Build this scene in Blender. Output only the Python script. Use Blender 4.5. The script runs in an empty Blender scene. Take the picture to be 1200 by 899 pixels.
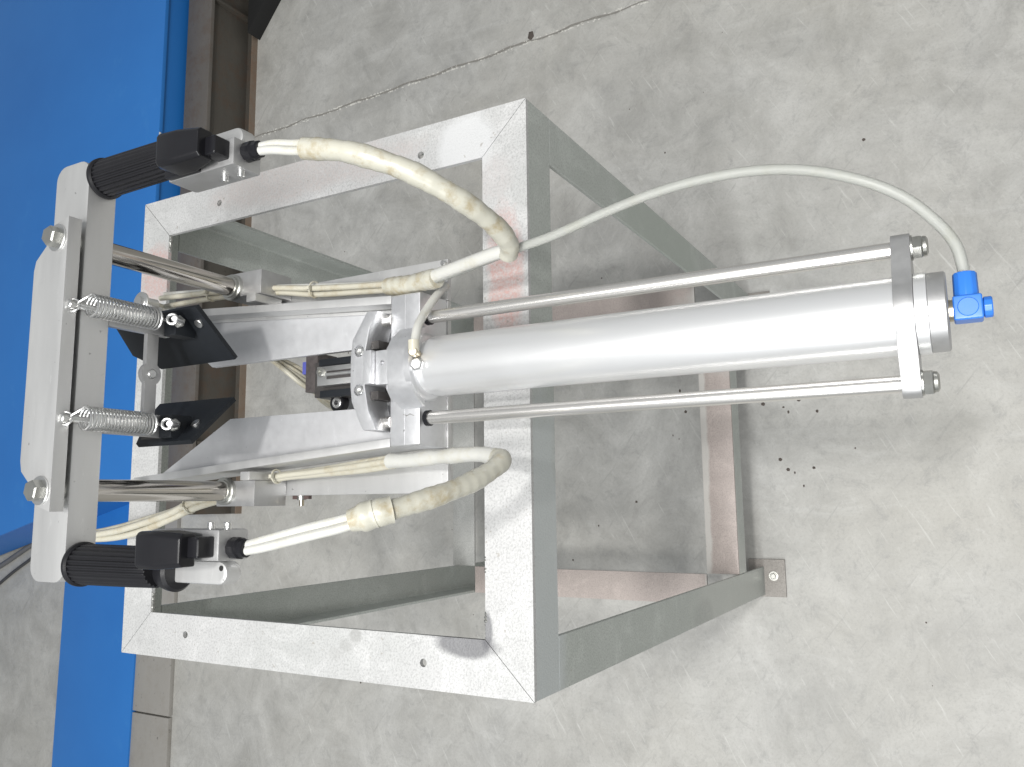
import bpy, bmesh, math, random
from mathutils import Vector, Matrix
random.seed(7)
SC = bpy.context.scene
COL = SC.collection
PI = math.pi

# ---------------------------------------------------------------- camera, world, light, exposure
cam = bpy.data.objects.new('camera', bpy.data.cameras.new('camera'))
COL.objects.link(cam)
RX, RY, RZ = (-0.0117, -0.8721, -0.4892), (-0.9899, 0.0794, -0.1178), (0.1416, 0.4829, -0.8641)
M = Matrix(((RX[0], -RY[0], -RZ[0]), (RX[1], -RY[1], -RZ[1]), (RX[2], -RY[2], -RZ[2])))
cam.matrix_world = Matrix.Translation((0.1869, -0.3747, 1.6805)) @ M.to_4x4()
cam.data.lens = 961.47 / 1200 * 36
cam.data.sensor_width = 36
cam.data.clip_start = 0.02
cam.data.clip_end = 100
SC.camera = cam

W = bpy.data.worlds.new('World'); SC.world = W; W.use_nodes = True
wb = W.node_tree.nodes['Background']
wb.inputs[0].default_value = (0.90, 0.93, 0.95, 1)
wb.inputs[1].default_value = 0.39

def area(name, loc, target, sx, sy, power, col=(1, 0.985, 0.96)):
    l = bpy.data.lights.new(name, 'AREA'); l.shape = 'RECTANGLE'; l.size = sx; l.size_y = sy
    l.energy = power; l.color = col
    o = bpy.data.objects.new(name, l); COL.objects.link(o); o.location = loc
    o.rotation_euler = (Vector(target) - Vector(loc)).to_track_quat('-Z', 'Y').to_euler()
    return o
area('ceiling_lamp_near', (0.33, -0.36, 3.3), (0.33, -0.36, 0.0), 0.13, 0.13, 31)
area('ceiling_lamp_row', (-0.3, -0.55, 3.5), (0.0, -0.55, 0.4), 2.6, 0.6, 66)
area('ceiling_lamp_side', (-2.2, -0.3, 3.6), (0.3, -0.1, 0.6), 0.6, 3.0, 70, (0.97, 0.99, 1))
SC.view_settings.view_transform = 'Standard'
SC.view_settings.look = 'None'
SC.view_settings.exposure = 0.0
SC.view_settings.gamma = 1

# ---------------------------------------------------------------- material helpers
def nt(name):
    m = bpy.data.materials.new(name); m.use_nodes = True
    t = m.node_tree; t.nodes.clear()
    out = t.nodes.new('ShaderNodeOutputMaterial'); p = t.nodes.new('ShaderNodeBsdfPrincipled')
    t.links.new(p.outputs[0], out.inputs[0])
    tc = t.nodes.new('ShaderNodeTexCoord')
    geo = t.nodes.new('ShaderNodeNewGeometry')
    return m, t, p, geo.outputs['Position'], tc
def c4(c): return (c[0], c[1], c[2], 1) if len(c) == 3 else c
def noise(t, vec, scale, detail=6, rough=0.6, stretch=None, dist=0):
    if stretch:
        mp = t.nodes.new('ShaderNodeMapping'); mp.inputs['Scale'].default_value = stretch
        t.links.new(vec, mp.inputs[0]); vec = mp.outputs[0]
    n = t.nodes.new('ShaderNodeTexNoise'); n.inputs['Scale'].default_value = scale
    n.inputs['Detail'].default_value = detail; n.inputs['Roughness'].default_value = rough
    n.inputs['Distortion'].default_value = dist
    t.links.new(vec, n.inputs['Vector']); return n.outputs[0]
def ramp(t, fac, stops):
    r = t.nodes.new('ShaderNodeValToRGB'); e = r.color_ramp.elements
    while len(e) < len(stops): e.new(0.5)
    for el, (pos, col) in zip(e, stops):
        el.position = pos; el.color = c4(col) if not isinstance(col, (int, float)) else (col, col, col, 1)
    t.links.new(fac, r.inputs[0]); return r.outputs[0]
def mix(t, fac, a, b, mode='MIX'):
    n = t.nodes.new('ShaderNodeMix'); n.data_type = 'RGBA'; n.blend_type = mode
    for s, v in ((n.inputs[0], fac), (n.inputs[6], a), (n.inputs[7], b)):
        if isinstance(v, (int, float)): s.default_value = v
        elif isinstance(v, tuple): s.default_value = c4(v)
        else: t.links.new(v, s)
    return n.outputs[2]
def math_(t, op, a, b=0.0, c=0.0):
    n = t.nodes.new('ShaderNodeMath'); n.operation = op
    for s, v in zip(n.inputs, (a, b, c)):
        if isinstance(v, (int, float)): s.default_value = v
        else: t.links.new(v, s)
    return n.outputs[0]
def bump(t, p, h, strength=0.2, dist=0.001):
    b = t.nodes.new('ShaderNodeBump'); b.inputs['Strength'].default_value = strength
    b.inputs['Distance'].default_value = dist
    t.links.new(h, b.inputs['Height']); t.links.new(b.outputs[0], p.inputs['Normal'])
def blob(t, pos, centre, radii, wob=0.4, nscale=30, soft=0.25):
    """patch mask 0..1 with a wobbly edge round a place in the scene (wear and stains with a shape of their own)"""
    s = t.nodes.new('ShaderNodeVectorMath'); s.operation = 'SUBTRACT'; t.links.new(pos, s.inputs[0]); s.inputs[1].default_value = centre
    d = t.nodes.new('ShaderNodeVectorMath'); d.operation = 'DIVIDE'; t.links.new(s.outputs[0], d.inputs[0]); d.inputs[1].default_value = radii
    l = t.nodes.new('ShaderNodeVectorMath'); l.operation = 'LENGTH'; t.links.new(d.outputs[0], l.inputs[0])
    n = noise(t, pos, nscale, 5)
    v = math_(t, 'MULTIPLY_ADD', n, wob, l.outputs['Value'])
    return ramp(t, v, [(1 + wob * .5 - soft if 1 + wob * .5 - soft < 1 else .95, 1.0), (1.0, 0.0)]) if False else \
        math_(t, 'SMOOTH_MIN', math_(t, 'MAXIMUM', math_(t, 'MULTIPLY', math_(t, 'SUBTRACT', 1 + wob * .5, v), 1 / soft), 0.0), 1.0, 0.1)

def metal(name, col, rough, metallic=1.0, var=0.10, nscale=40, stretch=None, bmp=0.05, rvar=0.1, aniso=0):
    m, t, p, pos, tc = nt(name)
    n = noise(t, pos, nscale, 6, 0.65, stretch)
    n2 = noise(t, pos, nscale * 0.18, 3)
    c = mix(t, n, tuple(x * (1 - var) for x in col), tuple(min(1, x * (1 + var)) for x in col))
    c = mix(t, math_(t, 'MULTIPLY', n2, 0.35), c, tuple(x * 0.8 for x in col))
    if rvar > .05:
        sc_ = noise(t, pos, 28, 10, 0.85, (1.0, .25, 1.0), 1.5)
        c = mix(t, ramp(t, sc_, [(0.60, 0.0), (0.70, 0.35)]), c, tuple(x * 0.62 for x in col))
        c = mix(t, ramp(t, noise(t, pos, 55, 8, 0.8, (.3, 1, 1), .8), [(0.60, 0.0), (0.68, 0.5)]), c, tuple(min(1, x * 1.25) for x in col))
        c = mix(t, ramp(t, noise(t, pos, 130, 2, 0.5), [(0.74, 0.0), (0.78, 0.6)]), c, tuple(x * 0.3 for x in col))
    t.links.new(c, p.inputs['Base Color'])
    p.inputs['Metallic'].default_value = metallic
    t.links.new(math_(t, 'MULTIPLY_ADD', n, rvar * 2, rough - rvar), p.inputs['Roughness'])
    if bmp: bump(t, p, noise(t, pos, nscale * 6, 4, 0.7, stretch), bmp, 0.0006)
    return m
def plain(name, col, rough=0.5, metallic=0.0, var=0.12, nscale=60, bmp=0.05, coat=0, spec=0.5):
    m, t, p, pos, tc = nt(name)
    n = noise(t, pos, nscale, 6, 0.65)
    t.links.new(mix(t, n, tuple(x * (1 - var) for x in col), tuple(min(1, x * (1 + var)) for x in col)), p.inputs['Base Color'])
    p.inputs['Roughness'].default_value = rough; p.inputs['Metallic'].default_value = metallic
    p.inputs['Coat Weight'].default_value = coat
    p.inputs['Specular IOR Level'].default_value = spec
    if bmp: bump(t, p, noise(t, pos, nscale * 5, 4), bmp, 0.0006)
    return m

MAT = {}
MAT['alu'] = metal('milled_aluminium', (0.50, 0.50, 0.50), 0.44, 0.8, 0.16, 90, None, 0.06)
MAT['plate'] = metal('brushed_aluminium_plate', (0.64, 0.64, 0.635), 0.44, 0.75, 0.14, 40, (0.15, 1, 1), 0.10)
MAT['cast'] = metal('cast_aluminium', (0.72, 0.725, 0.74), 0.36, 0.8, 0.14, 130, None, 0.22)
MAT['sheet'] = metal('grey_sheet_aluminium', (0.60, 0.605, 0.62), 0.5, 0.6, 0.10, 110, None, 0.2)
MAT['tube'] = metal('satin_anodised_tube', (0.84, 0.845, 0.85), 0.32, 0.68, 0.02, 20, None, 0.0, 0.03)
MAT['chrome'] = metal('polished_steel', (0.50, 0.475, 0.44), 0.15, 1.0, 0.05, 30, None, 0.0, 0.02)
MAT['rod'] = metal('stainless_rod', (0.84, 0.82, 0.79), 0.27, 0.9, 0.06, 30, (1, 0.05, 1), 0.0, 0.03)
MAT['zinc'] = metal('bright_zinc', (0.78, 0.78, 0.77), 0.32, 1.0, 0.08, 60, None, 0.0, 0.04)
MAT['steel'] = metal('dull_bolt_steel', (0.50, 0.50, 0.47), 0.32, 0.95, 0.15, 90, None, 0.1)
MAT['dark'] = metal('dark_grimy_steel', (0.075, 0.07, 0.068), 0.45, 0.5, 0.4, 160, None, 0.3)
MAT['blackplate'] = plain('black_oxide_plate', (0.010, 0.012, 0.015), 0.5, 0.0, 0.3, 50, 0.05, 0, 0.3)
MAT['rubber'] = plain('black_rubber', (0.010, 0.010, 0.012), 0.40, 0, 0.25, 80, 0.12, 0, 0.35)
MAT['blackplastic'] = plain('black_plastic', (0.008, 0.008, 0.010), 0.30, 0, 0.2, 60, 0.08, 0, 0.4)
MAT['blueplastic'] = plain('blue_plastic', (0.03, 0.17, 0.60), 0.33, 0, 0.08, 60, 0.02)
MAT['brass'] = metal('dull_brass', (0.62, 0.55, 0.42), 0.3, 1, 0.1, 80)
MAT['black'] = plain('deep_black_void', (0.008, 0.008, 0.008), 0.8, 0, 0.1, 50, 0)

def hose_mat(name, col, stain, amount, trans):
    m, t, p, pos, tc = nt(name)
    n = noise(t, pos, 45, 8, 0.7); n2 = noise(t, pos, 160, 4, 0.6)
    f = ramp(t, n, [(0.50, 0.0), (0.66, 1.0)])
    f = math_(t, 'MULTIPLY', f, amount)
    c = mix(t, f, col, stain)
    c = mix(t, math_(t, 'MULTIPLY', n2, 0.15), c, tuple(x * 0.75 for x in col))
    t.links.new(c, p.inputs['Base Color'])
    p.inputs['Roughness'].default_value = 0.32
    p.inputs['Subsurface Weight'].default_value = trans
    p.inputs['Subsurface Radius'].default_value = (0.004, 0.004, 0.003)
    p.inputs['Subsurface Scale'].default_value = 1.0
    bump(t, p, n2, 0.12, 0.0008)
    return m
MAT['hose'] = hose_mat('clear_white_hose', (0.52, 0.52, 0.49), (0.42, 0.39, 0.29), 0.4, 0.15)
MAT['longhose'] = hose_mat('clear_long_hose', (0.52, 0.53, 0.50), (0.46, 0.46, 0.39), 0.4, 0.0)
MAT['longhose'].node_tree.nodes['Principled BSDF'].inputs['Transmission Weight'].default_value = 0.45
MAT['longhose'].node_tree.nodes['Principled BSDF'].inputs['IOR'].default_value = 1.3
MAT['tape'] = hose_mat('stained_tape', (0.46, 0.45, 0.385), (0.31, 0.25, 0.14), 0.8, 0.1)
MAT['oldhose'] = hose_mat('yellowed_hose', (0.50, 0.48, 0.40), (0.34, 0.27, 0.15), 0.5, 0.15)

def stand_mat(name, base, metallic, rough, patches, rich=0.12):
    m, t, p, pos, tc = nt(name)
    n = noise(t, pos, 26, 8, 0.7); fine = noise(t, pos, 420, 3, 0.7); big = noise(t, pos, 5, 4)
    c = mix(t, n, tuple(x * (1 - rich) for x in base), tuple(min(1, x * (1 + rich)) for x in base))
    c = mix(t, ramp(t, big, [(0.4, 0.0), (0.7, 0.6)]), c, tuple(x * y for x, y in zip(base, (0.84, 0.86, 0.84))))
    c = mix(t, ramp(t, noise(t, pos, 14, 9, 0.8, None, 0.8), [(0.50, 0.0), (0.64, 0.55)]), c, tuple(min(1, x * 1.28) for x in base))
    c = mix(t, ramp(t, noise(t, pos, 60, 6, 0.75, (1, .3, 1), .5), [(0.60, 0.0), (0.70, 0.35)]), c, tuple(x * 0.66 for x in base))
    c = mix(t, math_(t, 'MULTIPLY', ramp(t, fine, [(0.48, 0.0), (0.62, 1.0)]), 0.40), c, tuple(x * 0.5 for x in base))
    bf = 0.25
    for (ctr, rad, col, amt, speck) in patches:
        k = blob(t, pos, ctr, rad, 0.9, 24, 0.35)
        if speck:
            k = math_(t, 'MULTIPLY', k, ramp(t, noise(t, pos, 230, 3, 0.8), [(0.38, 0.25), (0.62, 1.0)]))
        c = mix(t, math_(t, 'MULTIPLY', k, amt), c, col)
    sp = ramp(t, noise(t, pos, 170, 2, 0.4), [(0.73, 0.0), (0.76, 1.0)])
    c = mix(t, math_(t, 'MULTIPLY', sp, 0.5), c, (0.25, 0.22, 0.18))
    t.links.new(c, p.inputs['Base Color'])
    p.inputs['Metallic'].default_value = metallic
    t.links.new(math_(t, 'MULTIPLY_ADD', n, 0.25, rough - 0.12), p.inputs['Roughness'])
    bump(t, p, fine, 0.45, 0.0010)
    return m
PINK = (0.56, 0.36, 0.33); SOOT = (0.10, 0.10, 0.11); SILV = (0.60, 0.605, 0.61)
MAT['standtop'] = stand_mat('silver_sprayed_steel', (0.50, 0.50, 0.497), 0.2, 0.55, [
    ((0.425, 0.026, 0.974), (0.085, 0.024, 0.1), (0.50, 0.30, 0.27), 0.85, True),
    ((0.52, 0.04, 0.974), (0.03, 0.03, 0.1), (0.5, 0.46, 0.45), 0.5, True),
    ((0.58, 0.30, 0.974), (0.03, 0.2, 0.1), (0.50, 0.44, 0.42), 0.6, True),
    ((0.50, 0.57, 0.974), (0.045, 0.035, 0.1), (0.50, 0.32, 0.29), 0.8, True),
    ((0.565, 0.075, 0.974), (0.05, 0.04, 0.1), SILV, 0.8, False),
    ((0.046, 0.075, 0.974), (0.014, 0.040, 0.1), SOOT, 0.75, False),
    ((0.062, 0.052, 0.974), (0.022, 0.008, 0.1), SOOT, 0.7, False),
    ((0.046, 0.215, 0.974), (0.010, 0.011, 0.1), (0.30, 0.30, 0.29), 0.55, False), ((0.036, 0.228, 0.974), (0.009, 0.012, 0.1), (0.30, 0.30, 0.29), 0.4, False), ((0.026, 0.243, 0.974), (0.009, 0.012, 0.1), (0.33, 0.33, 0.32), 0.25, False), ((0.055, 0.11, 0.974), (0.004, 0.03, 0.1), SOOT, 0.5, True)])
MAT['standside'] = stand_mat('green_grey_primer_steel', (0.46, 0.485, 0.46), 0.25, 0.5, [
    ((0.1, 0.0, 0.95), (0.25, 0.03, 0.05), (0.52, 0.55, 0.56), 0.7, False),
    ((0.03, 0.0, 0.25), (0.1, 0.05, 0.25), (0.53, 0.54, 0.51), 0.6, False),
    ((0.57, 0.0, 0.55), (0.1, 0.05, 0.2), (0.38, 0.42, 0.38), 0.6, False), ((0.01, 0.0, 0.42), (0.03, 0.03, 0.06), (0.30, 0.31, 0.30), 0.5, True)])
MAT['pinkbar'] = stand_mat('pinkish_primer_steel', (0.41, 0.355, 0.33), 0.1, 0.55, [
    ((0.3, 0.055, 0.2), (0.4, 0.012, 0.03), (0.55, 0.54, 0.51), 0.8, False),
    ((0.5, 0.02, 0.2), (0.1, 0.1, 0.1), (0.42, 0.42, 0.40), 0.6, False)])
MAT['greybar'] = stand_mat('grey_primer_steel', (0.43, 0.43, 0.41), 0.1, 0.55, [])

MAT['footsteel'] = stand_mat('bare_foot_steel', (0.27, 0.25, 0.23), 0.2, 0.5, [])
def floor_mat():
    m, t, p, pos, tc = nt('worn_concrete')
    a = noise(t, pos, 1.1, 5, 0.6, None, 0.4); b = noise(t, pos, 6.5, 9, 0.72, None, 0.6)
    c_ = noise(t, pos, 60, 6, 0.7); d = noise(t, pos, 9, 8, 0.75, (1, 0.22, 1), 1.2)
    e_ = noise(t, pos, 22, 12, 0.85, None, 0.5); f_ = noise(t, pos, 190, 4, 0.8)
    base = ramp(t, b, [(0.28, (0.28, 0.278, 0.265)), (0.43, (0.365, 0.362, 0.347)), (0.55, (0.43, 0.427, 0.41)), (0.72, (0.53, 0.527, 0.508))])
    base = mix(t, ramp(t, a, [(0.35, 0.0), (0.7, 0.5)]), base, (0.46, 0.44, 0.385))
    base = mix(t, ramp(t, d, [(0.56, 0.0), (0.74, 0.40)]), base, (0.56, 0.56, 0.54))
    base = mix(t, ramp(t, d, [(0.28, 0.35), (0.42, 0.0)]), base, (0.30, 0.295, 0.28))
    base = mix(t, ramp(t, e_, [(0.32, 0.75), (0.48, 0.0)]), base, (0.27, 0.268, 0.258))
    base = mix(t, ramp(t, e_, [(0.55, 0.0), (0.70, 0.45)]), base, (0.60, 0.595, 0.57))
    base = mix(t, ramp(t, f_, [(0.30, 0.30), (0.5, 0.0)]), base, (0.22, 0.215, 0.20))
    # fine trowel scratches
    for ang, s in ((0.7, 1), (-0.5, 2)):
        mp = t.nodes.new('ShaderNodeMapping'); mp.inputs['Rotation'].default_value = (0, 0, ang); t.links.new(pos, mp.inputs[0])
        w = noise(t, mp.outputs[0], 10 + 5 * s, 5, 0.6, (0.5, 7, 1), 0.6)
        base = mix(t, ramp(t, w, [(0.62, 0.0), (0.72, 0.5)]), base, (0.28, 0.275, 0.26) if s == 1 else (0.60, 0.60, 0.57))
    # dark specks and flakes
    v = t.nodes.new('ShaderNodeTexVoronoi'); v.inputs['Scale'].default_value = 34; v.inputs['Randomness'].default_value = 1
    mp = t.nodes.new('ShaderNodeMapping'); mp.inputs['Scale'].default_value = (1, 0.55, 1); mp.inputs['Rotation'].default_value = (0, 0, .6)
    t.links.new(pos, mp.inputs[0]); t.links.new(mp.outputs[0], v.inputs['Vector'])
    sp = ramp(t, v.outputs['Distance'], [(0.030, 1.0), (0.055, 0.0)])
    gate = ramp(t, noise(t, pos, 4.3, 3), [(0.64, 0.0), (0.69, 1.0)])
    base = mix(t, math_(t, 'MULTIPLY', math_(t, 'MULTIPLY', sp, gate), 0.3), base, (0.06, 0.055, 0.05))
    t.links.new(base, p.inputs['Base Color'])
    t.links.new(math_(t, 'MULTIPLY_ADD', b, 0.35, 0.38), p.inputs['Roughness'])
    h = math_(t, 'ADD', c_, math_(t, 'MULTIPLY', b, 1.5)); bump(t, p, h, 0.25, 0.002)
    return m
MAT['floor'] = floor_mat()

def blue_mat():
    m, t, p, pos, tc = nt('blue_machine_paint')
    n = noise(t, pos, 3, 5, 0.6); f = noise(t, pos, 50, 6, 0.75)
    c = mix(t, n, (0.013, 0.140, 0.46), (0.024, 0.190, 0.56))
    c = mix(t, ramp(t, noise(t, pos, 7, 8, 0.75), [(0.60, 0.0), (0.80, 0.35)]), c, (0.06, 0.26, 0.58))
    c = mix(t, ramp(t, f, [(0.72, 0.0), (0.75, 0.7)]), c, (0.10, 0.14, 0.2))
    t.links.new(c, p.inputs['Base Color']); p.inputs['Roughness'].default_value = 0.45
    bump(t, p, f, 0.08, 0.001)
    return m
MAT['blue'] = blue_mat()
def old_steel(name, a, b, rust, ramt):
    m, t, p, pos, tc = nt(name)
    n = noise(t, pos, 9, 8, 0.7, (0.35, 1, 1)); f = noise(t, pos, 60, 6, 0.7)
    c = mix(t, n, a, b)
    c = mix(t, math_(t, 'MULTIPLY', ramp(t, noise(t, pos, 16, 8, 0.8), [(0.48, 0.0), (0.66, 1.0)]), ramt), c, rust)
    c = mix(t, ramp(t, f, [(0.62, 0.0), (0.72, 0.7)]), c, (0.05, 0.045, 0.04))
    t.links.new(c, p.inputs['Base Color']); p.inputs['Roughness'].default_value = 0.6; p.inputs['Metallic'].default_value = 0.2
    bump(t, p, f, 0.3, 0.002)
    return m
MAT['beam'] = old_steel('weathered_beam_steel', (0.10, 0.09, 0.08), (0.175, 0.16, 0.145), (0.11, 0.07, 0.045), 0.5)
MAT['rustbeam'] = old_steel('rusty_beam_steel', (0.055, 0.05, 0.042), (0.11, 0.10, 0.085), (0.10, 0.06, 0.038), 0.6)
MAT['rustedge'] = old_steel('rust_edge_steel', (0.17, 0.13, 0.10), (0.25, 0.20, 0.155), (0.21, 0.12, 0.07), 0.6)
MAT['kerb'] = old_steel('pale_concrete_slab', (0.30, 0.285, 0.26), (0.38, 0.365, 0.34), (0.26, 0.235, 0.2), 0.4)

# ---------------------------------------------------------------- geometry helpers (coordinates are world metres)
def smooth_angle(me, ang=35):
    me.polygons.foreach_set('use_smooth', [True] * len(me.polygons))
    bm = bmesh.new(); bm.from_mesh(me)
    for e in bm.edges:
        if len(e.link_faces) == 2 and e.calc_face_angle(0) > math.radians(ang): e.smooth = False
    bm.to_mesh(me); bm.free()
def link(name, bm, mat, parent=None, bevel=0.0, seg=2, kind=None, label=None, cat=None, smooth=True):
    bmesh.ops.recalc_face_normals(bm, faces=bm.faces)
    if parent is not None:
        off = parent.matrix_world.translation if parent.parent is None else parent.parent.matrix_world.translation
        bmesh.ops.translate(bm, verts=bm.verts, vec=-Vector(off))
    if bevel > 0:
        ed = [e for e in bm.edges if len(e.link_faces) == 2 and e.calc_face_angle(0) > math.radians(30)]
        bmesh.ops.bevel(bm, geom=ed, offset=bevel, segments=seg, affect='EDGES', clamp_overlap=True, profile=0.7)
    me = bpy.data.meshes.new(name); bm.to_mesh(me); bm.free()
    me.materials.append(MAT[mat] if isinstance(mat, str) else mat)
    if smooth: smooth_angle(me)
    o = bpy.data.objects.new(name, me); COL.objects.link(o)
    if parent is not None: o.parent = parent
    if kind: o['kind'] = kind
    if label: o['label'] = label
    if cat: o['category'] = cat
    return o
def thing(name, label, cat, loc, group=None):
    o = bpy.data.objects.new(name, None); COL.objects.link(o); o.location = loc
    o.matrix_world = Matrix.Translation(loc); o.empty_display_size = 0.05
    o['label'] = label; o['category'] = cat
    if group: o['group'] = group
    return o
def box(x0, x1, y0, y1, z0, z1, bm=None):
    bm = bm or bmesh.new()
    vs = [bm.verts.new((x, y, z)) for x in (x0, x1) for y in (y0, y1) for z in (z0, z1)]
    for f in ((0, 1, 3, 2), (4, 6, 7, 5), (0, 4, 5, 1), (2, 3, 7, 6), (0, 2, 6, 4), (1, 5, 7, 3)):
        bm.faces.new([vs[i] for i in f])
    return bm
def prism(pts, axis, a, b, bm=None):
    """polygon in the plane across `axis`, from a to b; pts are (u, v) in the order x,y,z without the axis"""
    bm = bm or bmesh.new()
    def P(u, v, w): return {'x': (w, u, v), 'y': (u, w, v), 'z': (u, v, w)}[axis]
    lo = [bm.verts.new(P(u, v, a)) for u, v in pts]; hi = [bm.verts.new(P(u, v, b)) for u, v in pts]
    n = len(pts)
    bm.faces.new(lo[::-1]); bm.faces.new(hi)
    for i in range(n): bm.faces.new([lo[i], lo[(i + 1) % n], hi[(i + 1) % n], hi[i]])
    return bm
def lathe(p0, p1, prof, seg=32, bm=None, rib=None):
    """prof = [(t metres along p0->p1, radius)]"""
    bm = bm or bmesh.new()
    p0 = Vector(p0); d = (Vector(p1) - p0).normalized()
    u = d.orthogonal().normalized(); v = d.cross(u)
    rings = []
    for t, r in prof:
        if r < 1e-6: rings.append([bm.verts.new(p0 + d * t)]); continue
        rings.append([bm.verts.new(p0 + d * t + (u * math.cos(a) + v * math.sin(a)) * (r * (rib(i, t) if rib else 1)))
                      for i, a in ((i, 2 * PI * i / seg) for i in range(seg))])
    for A, B in zip(rings, rings[1:]):
        for i in range(seg):
            j = (i + 1) % seg
            if len(A) == 1 and len(B) == 1: break
            if len(A) == 1: bm.faces.new([A[0], B[i], B[j]])
            elif len(B) == 1: bm.faces.new([A[i], B[0], A[j]])
            else: bm.faces.new([A[i], B[i], B[j], A[j]])
    for R_ in (rings[0], rings[-1]):
        if len(R_) > 1:
            try: bm.faces.new(R_)
            except ValueError: pass
    return bm
def cyl(p0, p1, r, seg=32, ch=0.0, bm=None):
    L = (Vector(p1) - Vector(p0)).length
    prof = [(0, r - ch), (ch, r), (L - ch, r), (L, r - ch)] if ch else [(0, r), (L, r)]
    return lathe(p0, p1, prof, seg, bm)
def spline(pts, step=0.004):
    P = [Vector(p) for p in pts]; P = [P[0] * 2 - P[1]] + P + [P[-1] * 2 - P[-2]]
    out = []
    for i in range(1, len(P) - 2):
        n = max(2, int((P[i + 1] - P[i]).length / step))
        for k in range(n):
            t = k / n
            out.append(0.5 * ((2 * P[i]) + (P[i + 1] - P[i - 1]) * t + (2 * P[i - 1] - 5 * P[i] + 4 * P[i + 1] - P[i + 2]) * t * t
                              + (3 * P[i] - P[i - 1] - 3 * P[i + 1] + P[i + 2]) * t ** 3))
    out.append(P[-2]); return out
def tube(pts, r, seg=12, step=0.004, bm=None, smooth=True):
    bm = bm or bmesh.new()
    S = spline(pts, step) if smooth else [Vector(p) for p in pts]
    rf = r if callable(r) else (lambda s: r)
    T = [(S[min(i + 1, len(S) - 1)] - S[max(i - 1, 0)]).normalized() for i in range(len(S))]
    u = T[0].orthogonal().normalized(); rings = []; s = 0
    for i, c in enumerate(S):
        if i: s += (S[i] - S[i - 1]).length
        u = (u - T[i] * u.dot(T[i])).normalized(); v = T[i].cross(u)
        rr = rf(s)
        rings.append([bm.verts.new(c + (u * math.cos(2 * PI * k / seg) + v * math.sin(2 * PI * k / seg)) * rr) for k in range(seg)])
    for A, B in zip(rings, rings[1:]):
        for k in range(seg): bm.faces.new([A[k], A[(k + 1) % seg], B[(k + 1) % seg], B[k]])
    bm.faces.new(rings[0][::-1]); bm.faces.new(rings[-1]); return bm
def hexhead(c, axis, r, h, bm=None, ch=0.0012):
    c = Vector(c); d = Vector(axis).normalized()
    return lathe(c, c + d, [(0, r), (h - ch, r), (h, r - ch)], 6, bm)
def ring(c, axis, R, r, bm=None, a0=0, a1=2 * PI, n=28, seg=8):
    c = Vector(c); d = Vector(axis).normalized(); u = d.orthogonal().normalized(); v = d.cross(u)
    pts = [c + (u * math.cos(a0 + (a1 - a0) * i / n) + v * math.sin(a0 + (a1 - a0) * i / n)) * R for i in range(n + 1)]
    return tube(pts, r, seg, bm=bm, smooth=False)
def cut(o, cutters):
    """real holes: boolean difference, applied to the mesh"""
    bm = bmesh.new()
    for a, b, r in cutters: cyl(a, b, r, 20, bm=bm)
    bmesh.ops.recalc_face_normals(bm, faces=bm.faces)
    me = bpy.data.meshes.new('hole_cutter'); bm.to_mesh(me); bm.free()
    c = bpy.data.objects.new('hole_cutter', me); COL.objects.link(c)
    md = o.modifiers.new('holes', 'BOOLEAN'); md.object = c; md.solver = 'EXACT'
    bpy.context.view_layer.update()
    ev = o.evaluated_get(bpy.context.evaluated_depsgraph_get())
    new = bpy.data.meshes.new_from_object(ev); o.modifiers.clear(); old = o.data; new.name = old.name; o.data = new
    bpy.data.objects.remove(c); bpy.data.meshes.remove(me)
def circ(cx, cy, r, a0, a1, n=10):
    return [(cx + r * math.cos(math.radians(a0 + (a1 - a0) * i / n)), cy + r * math.sin(math.radians(a0 + (a1 - a0) * i / n))) for i in range(n + 1)]

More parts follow.
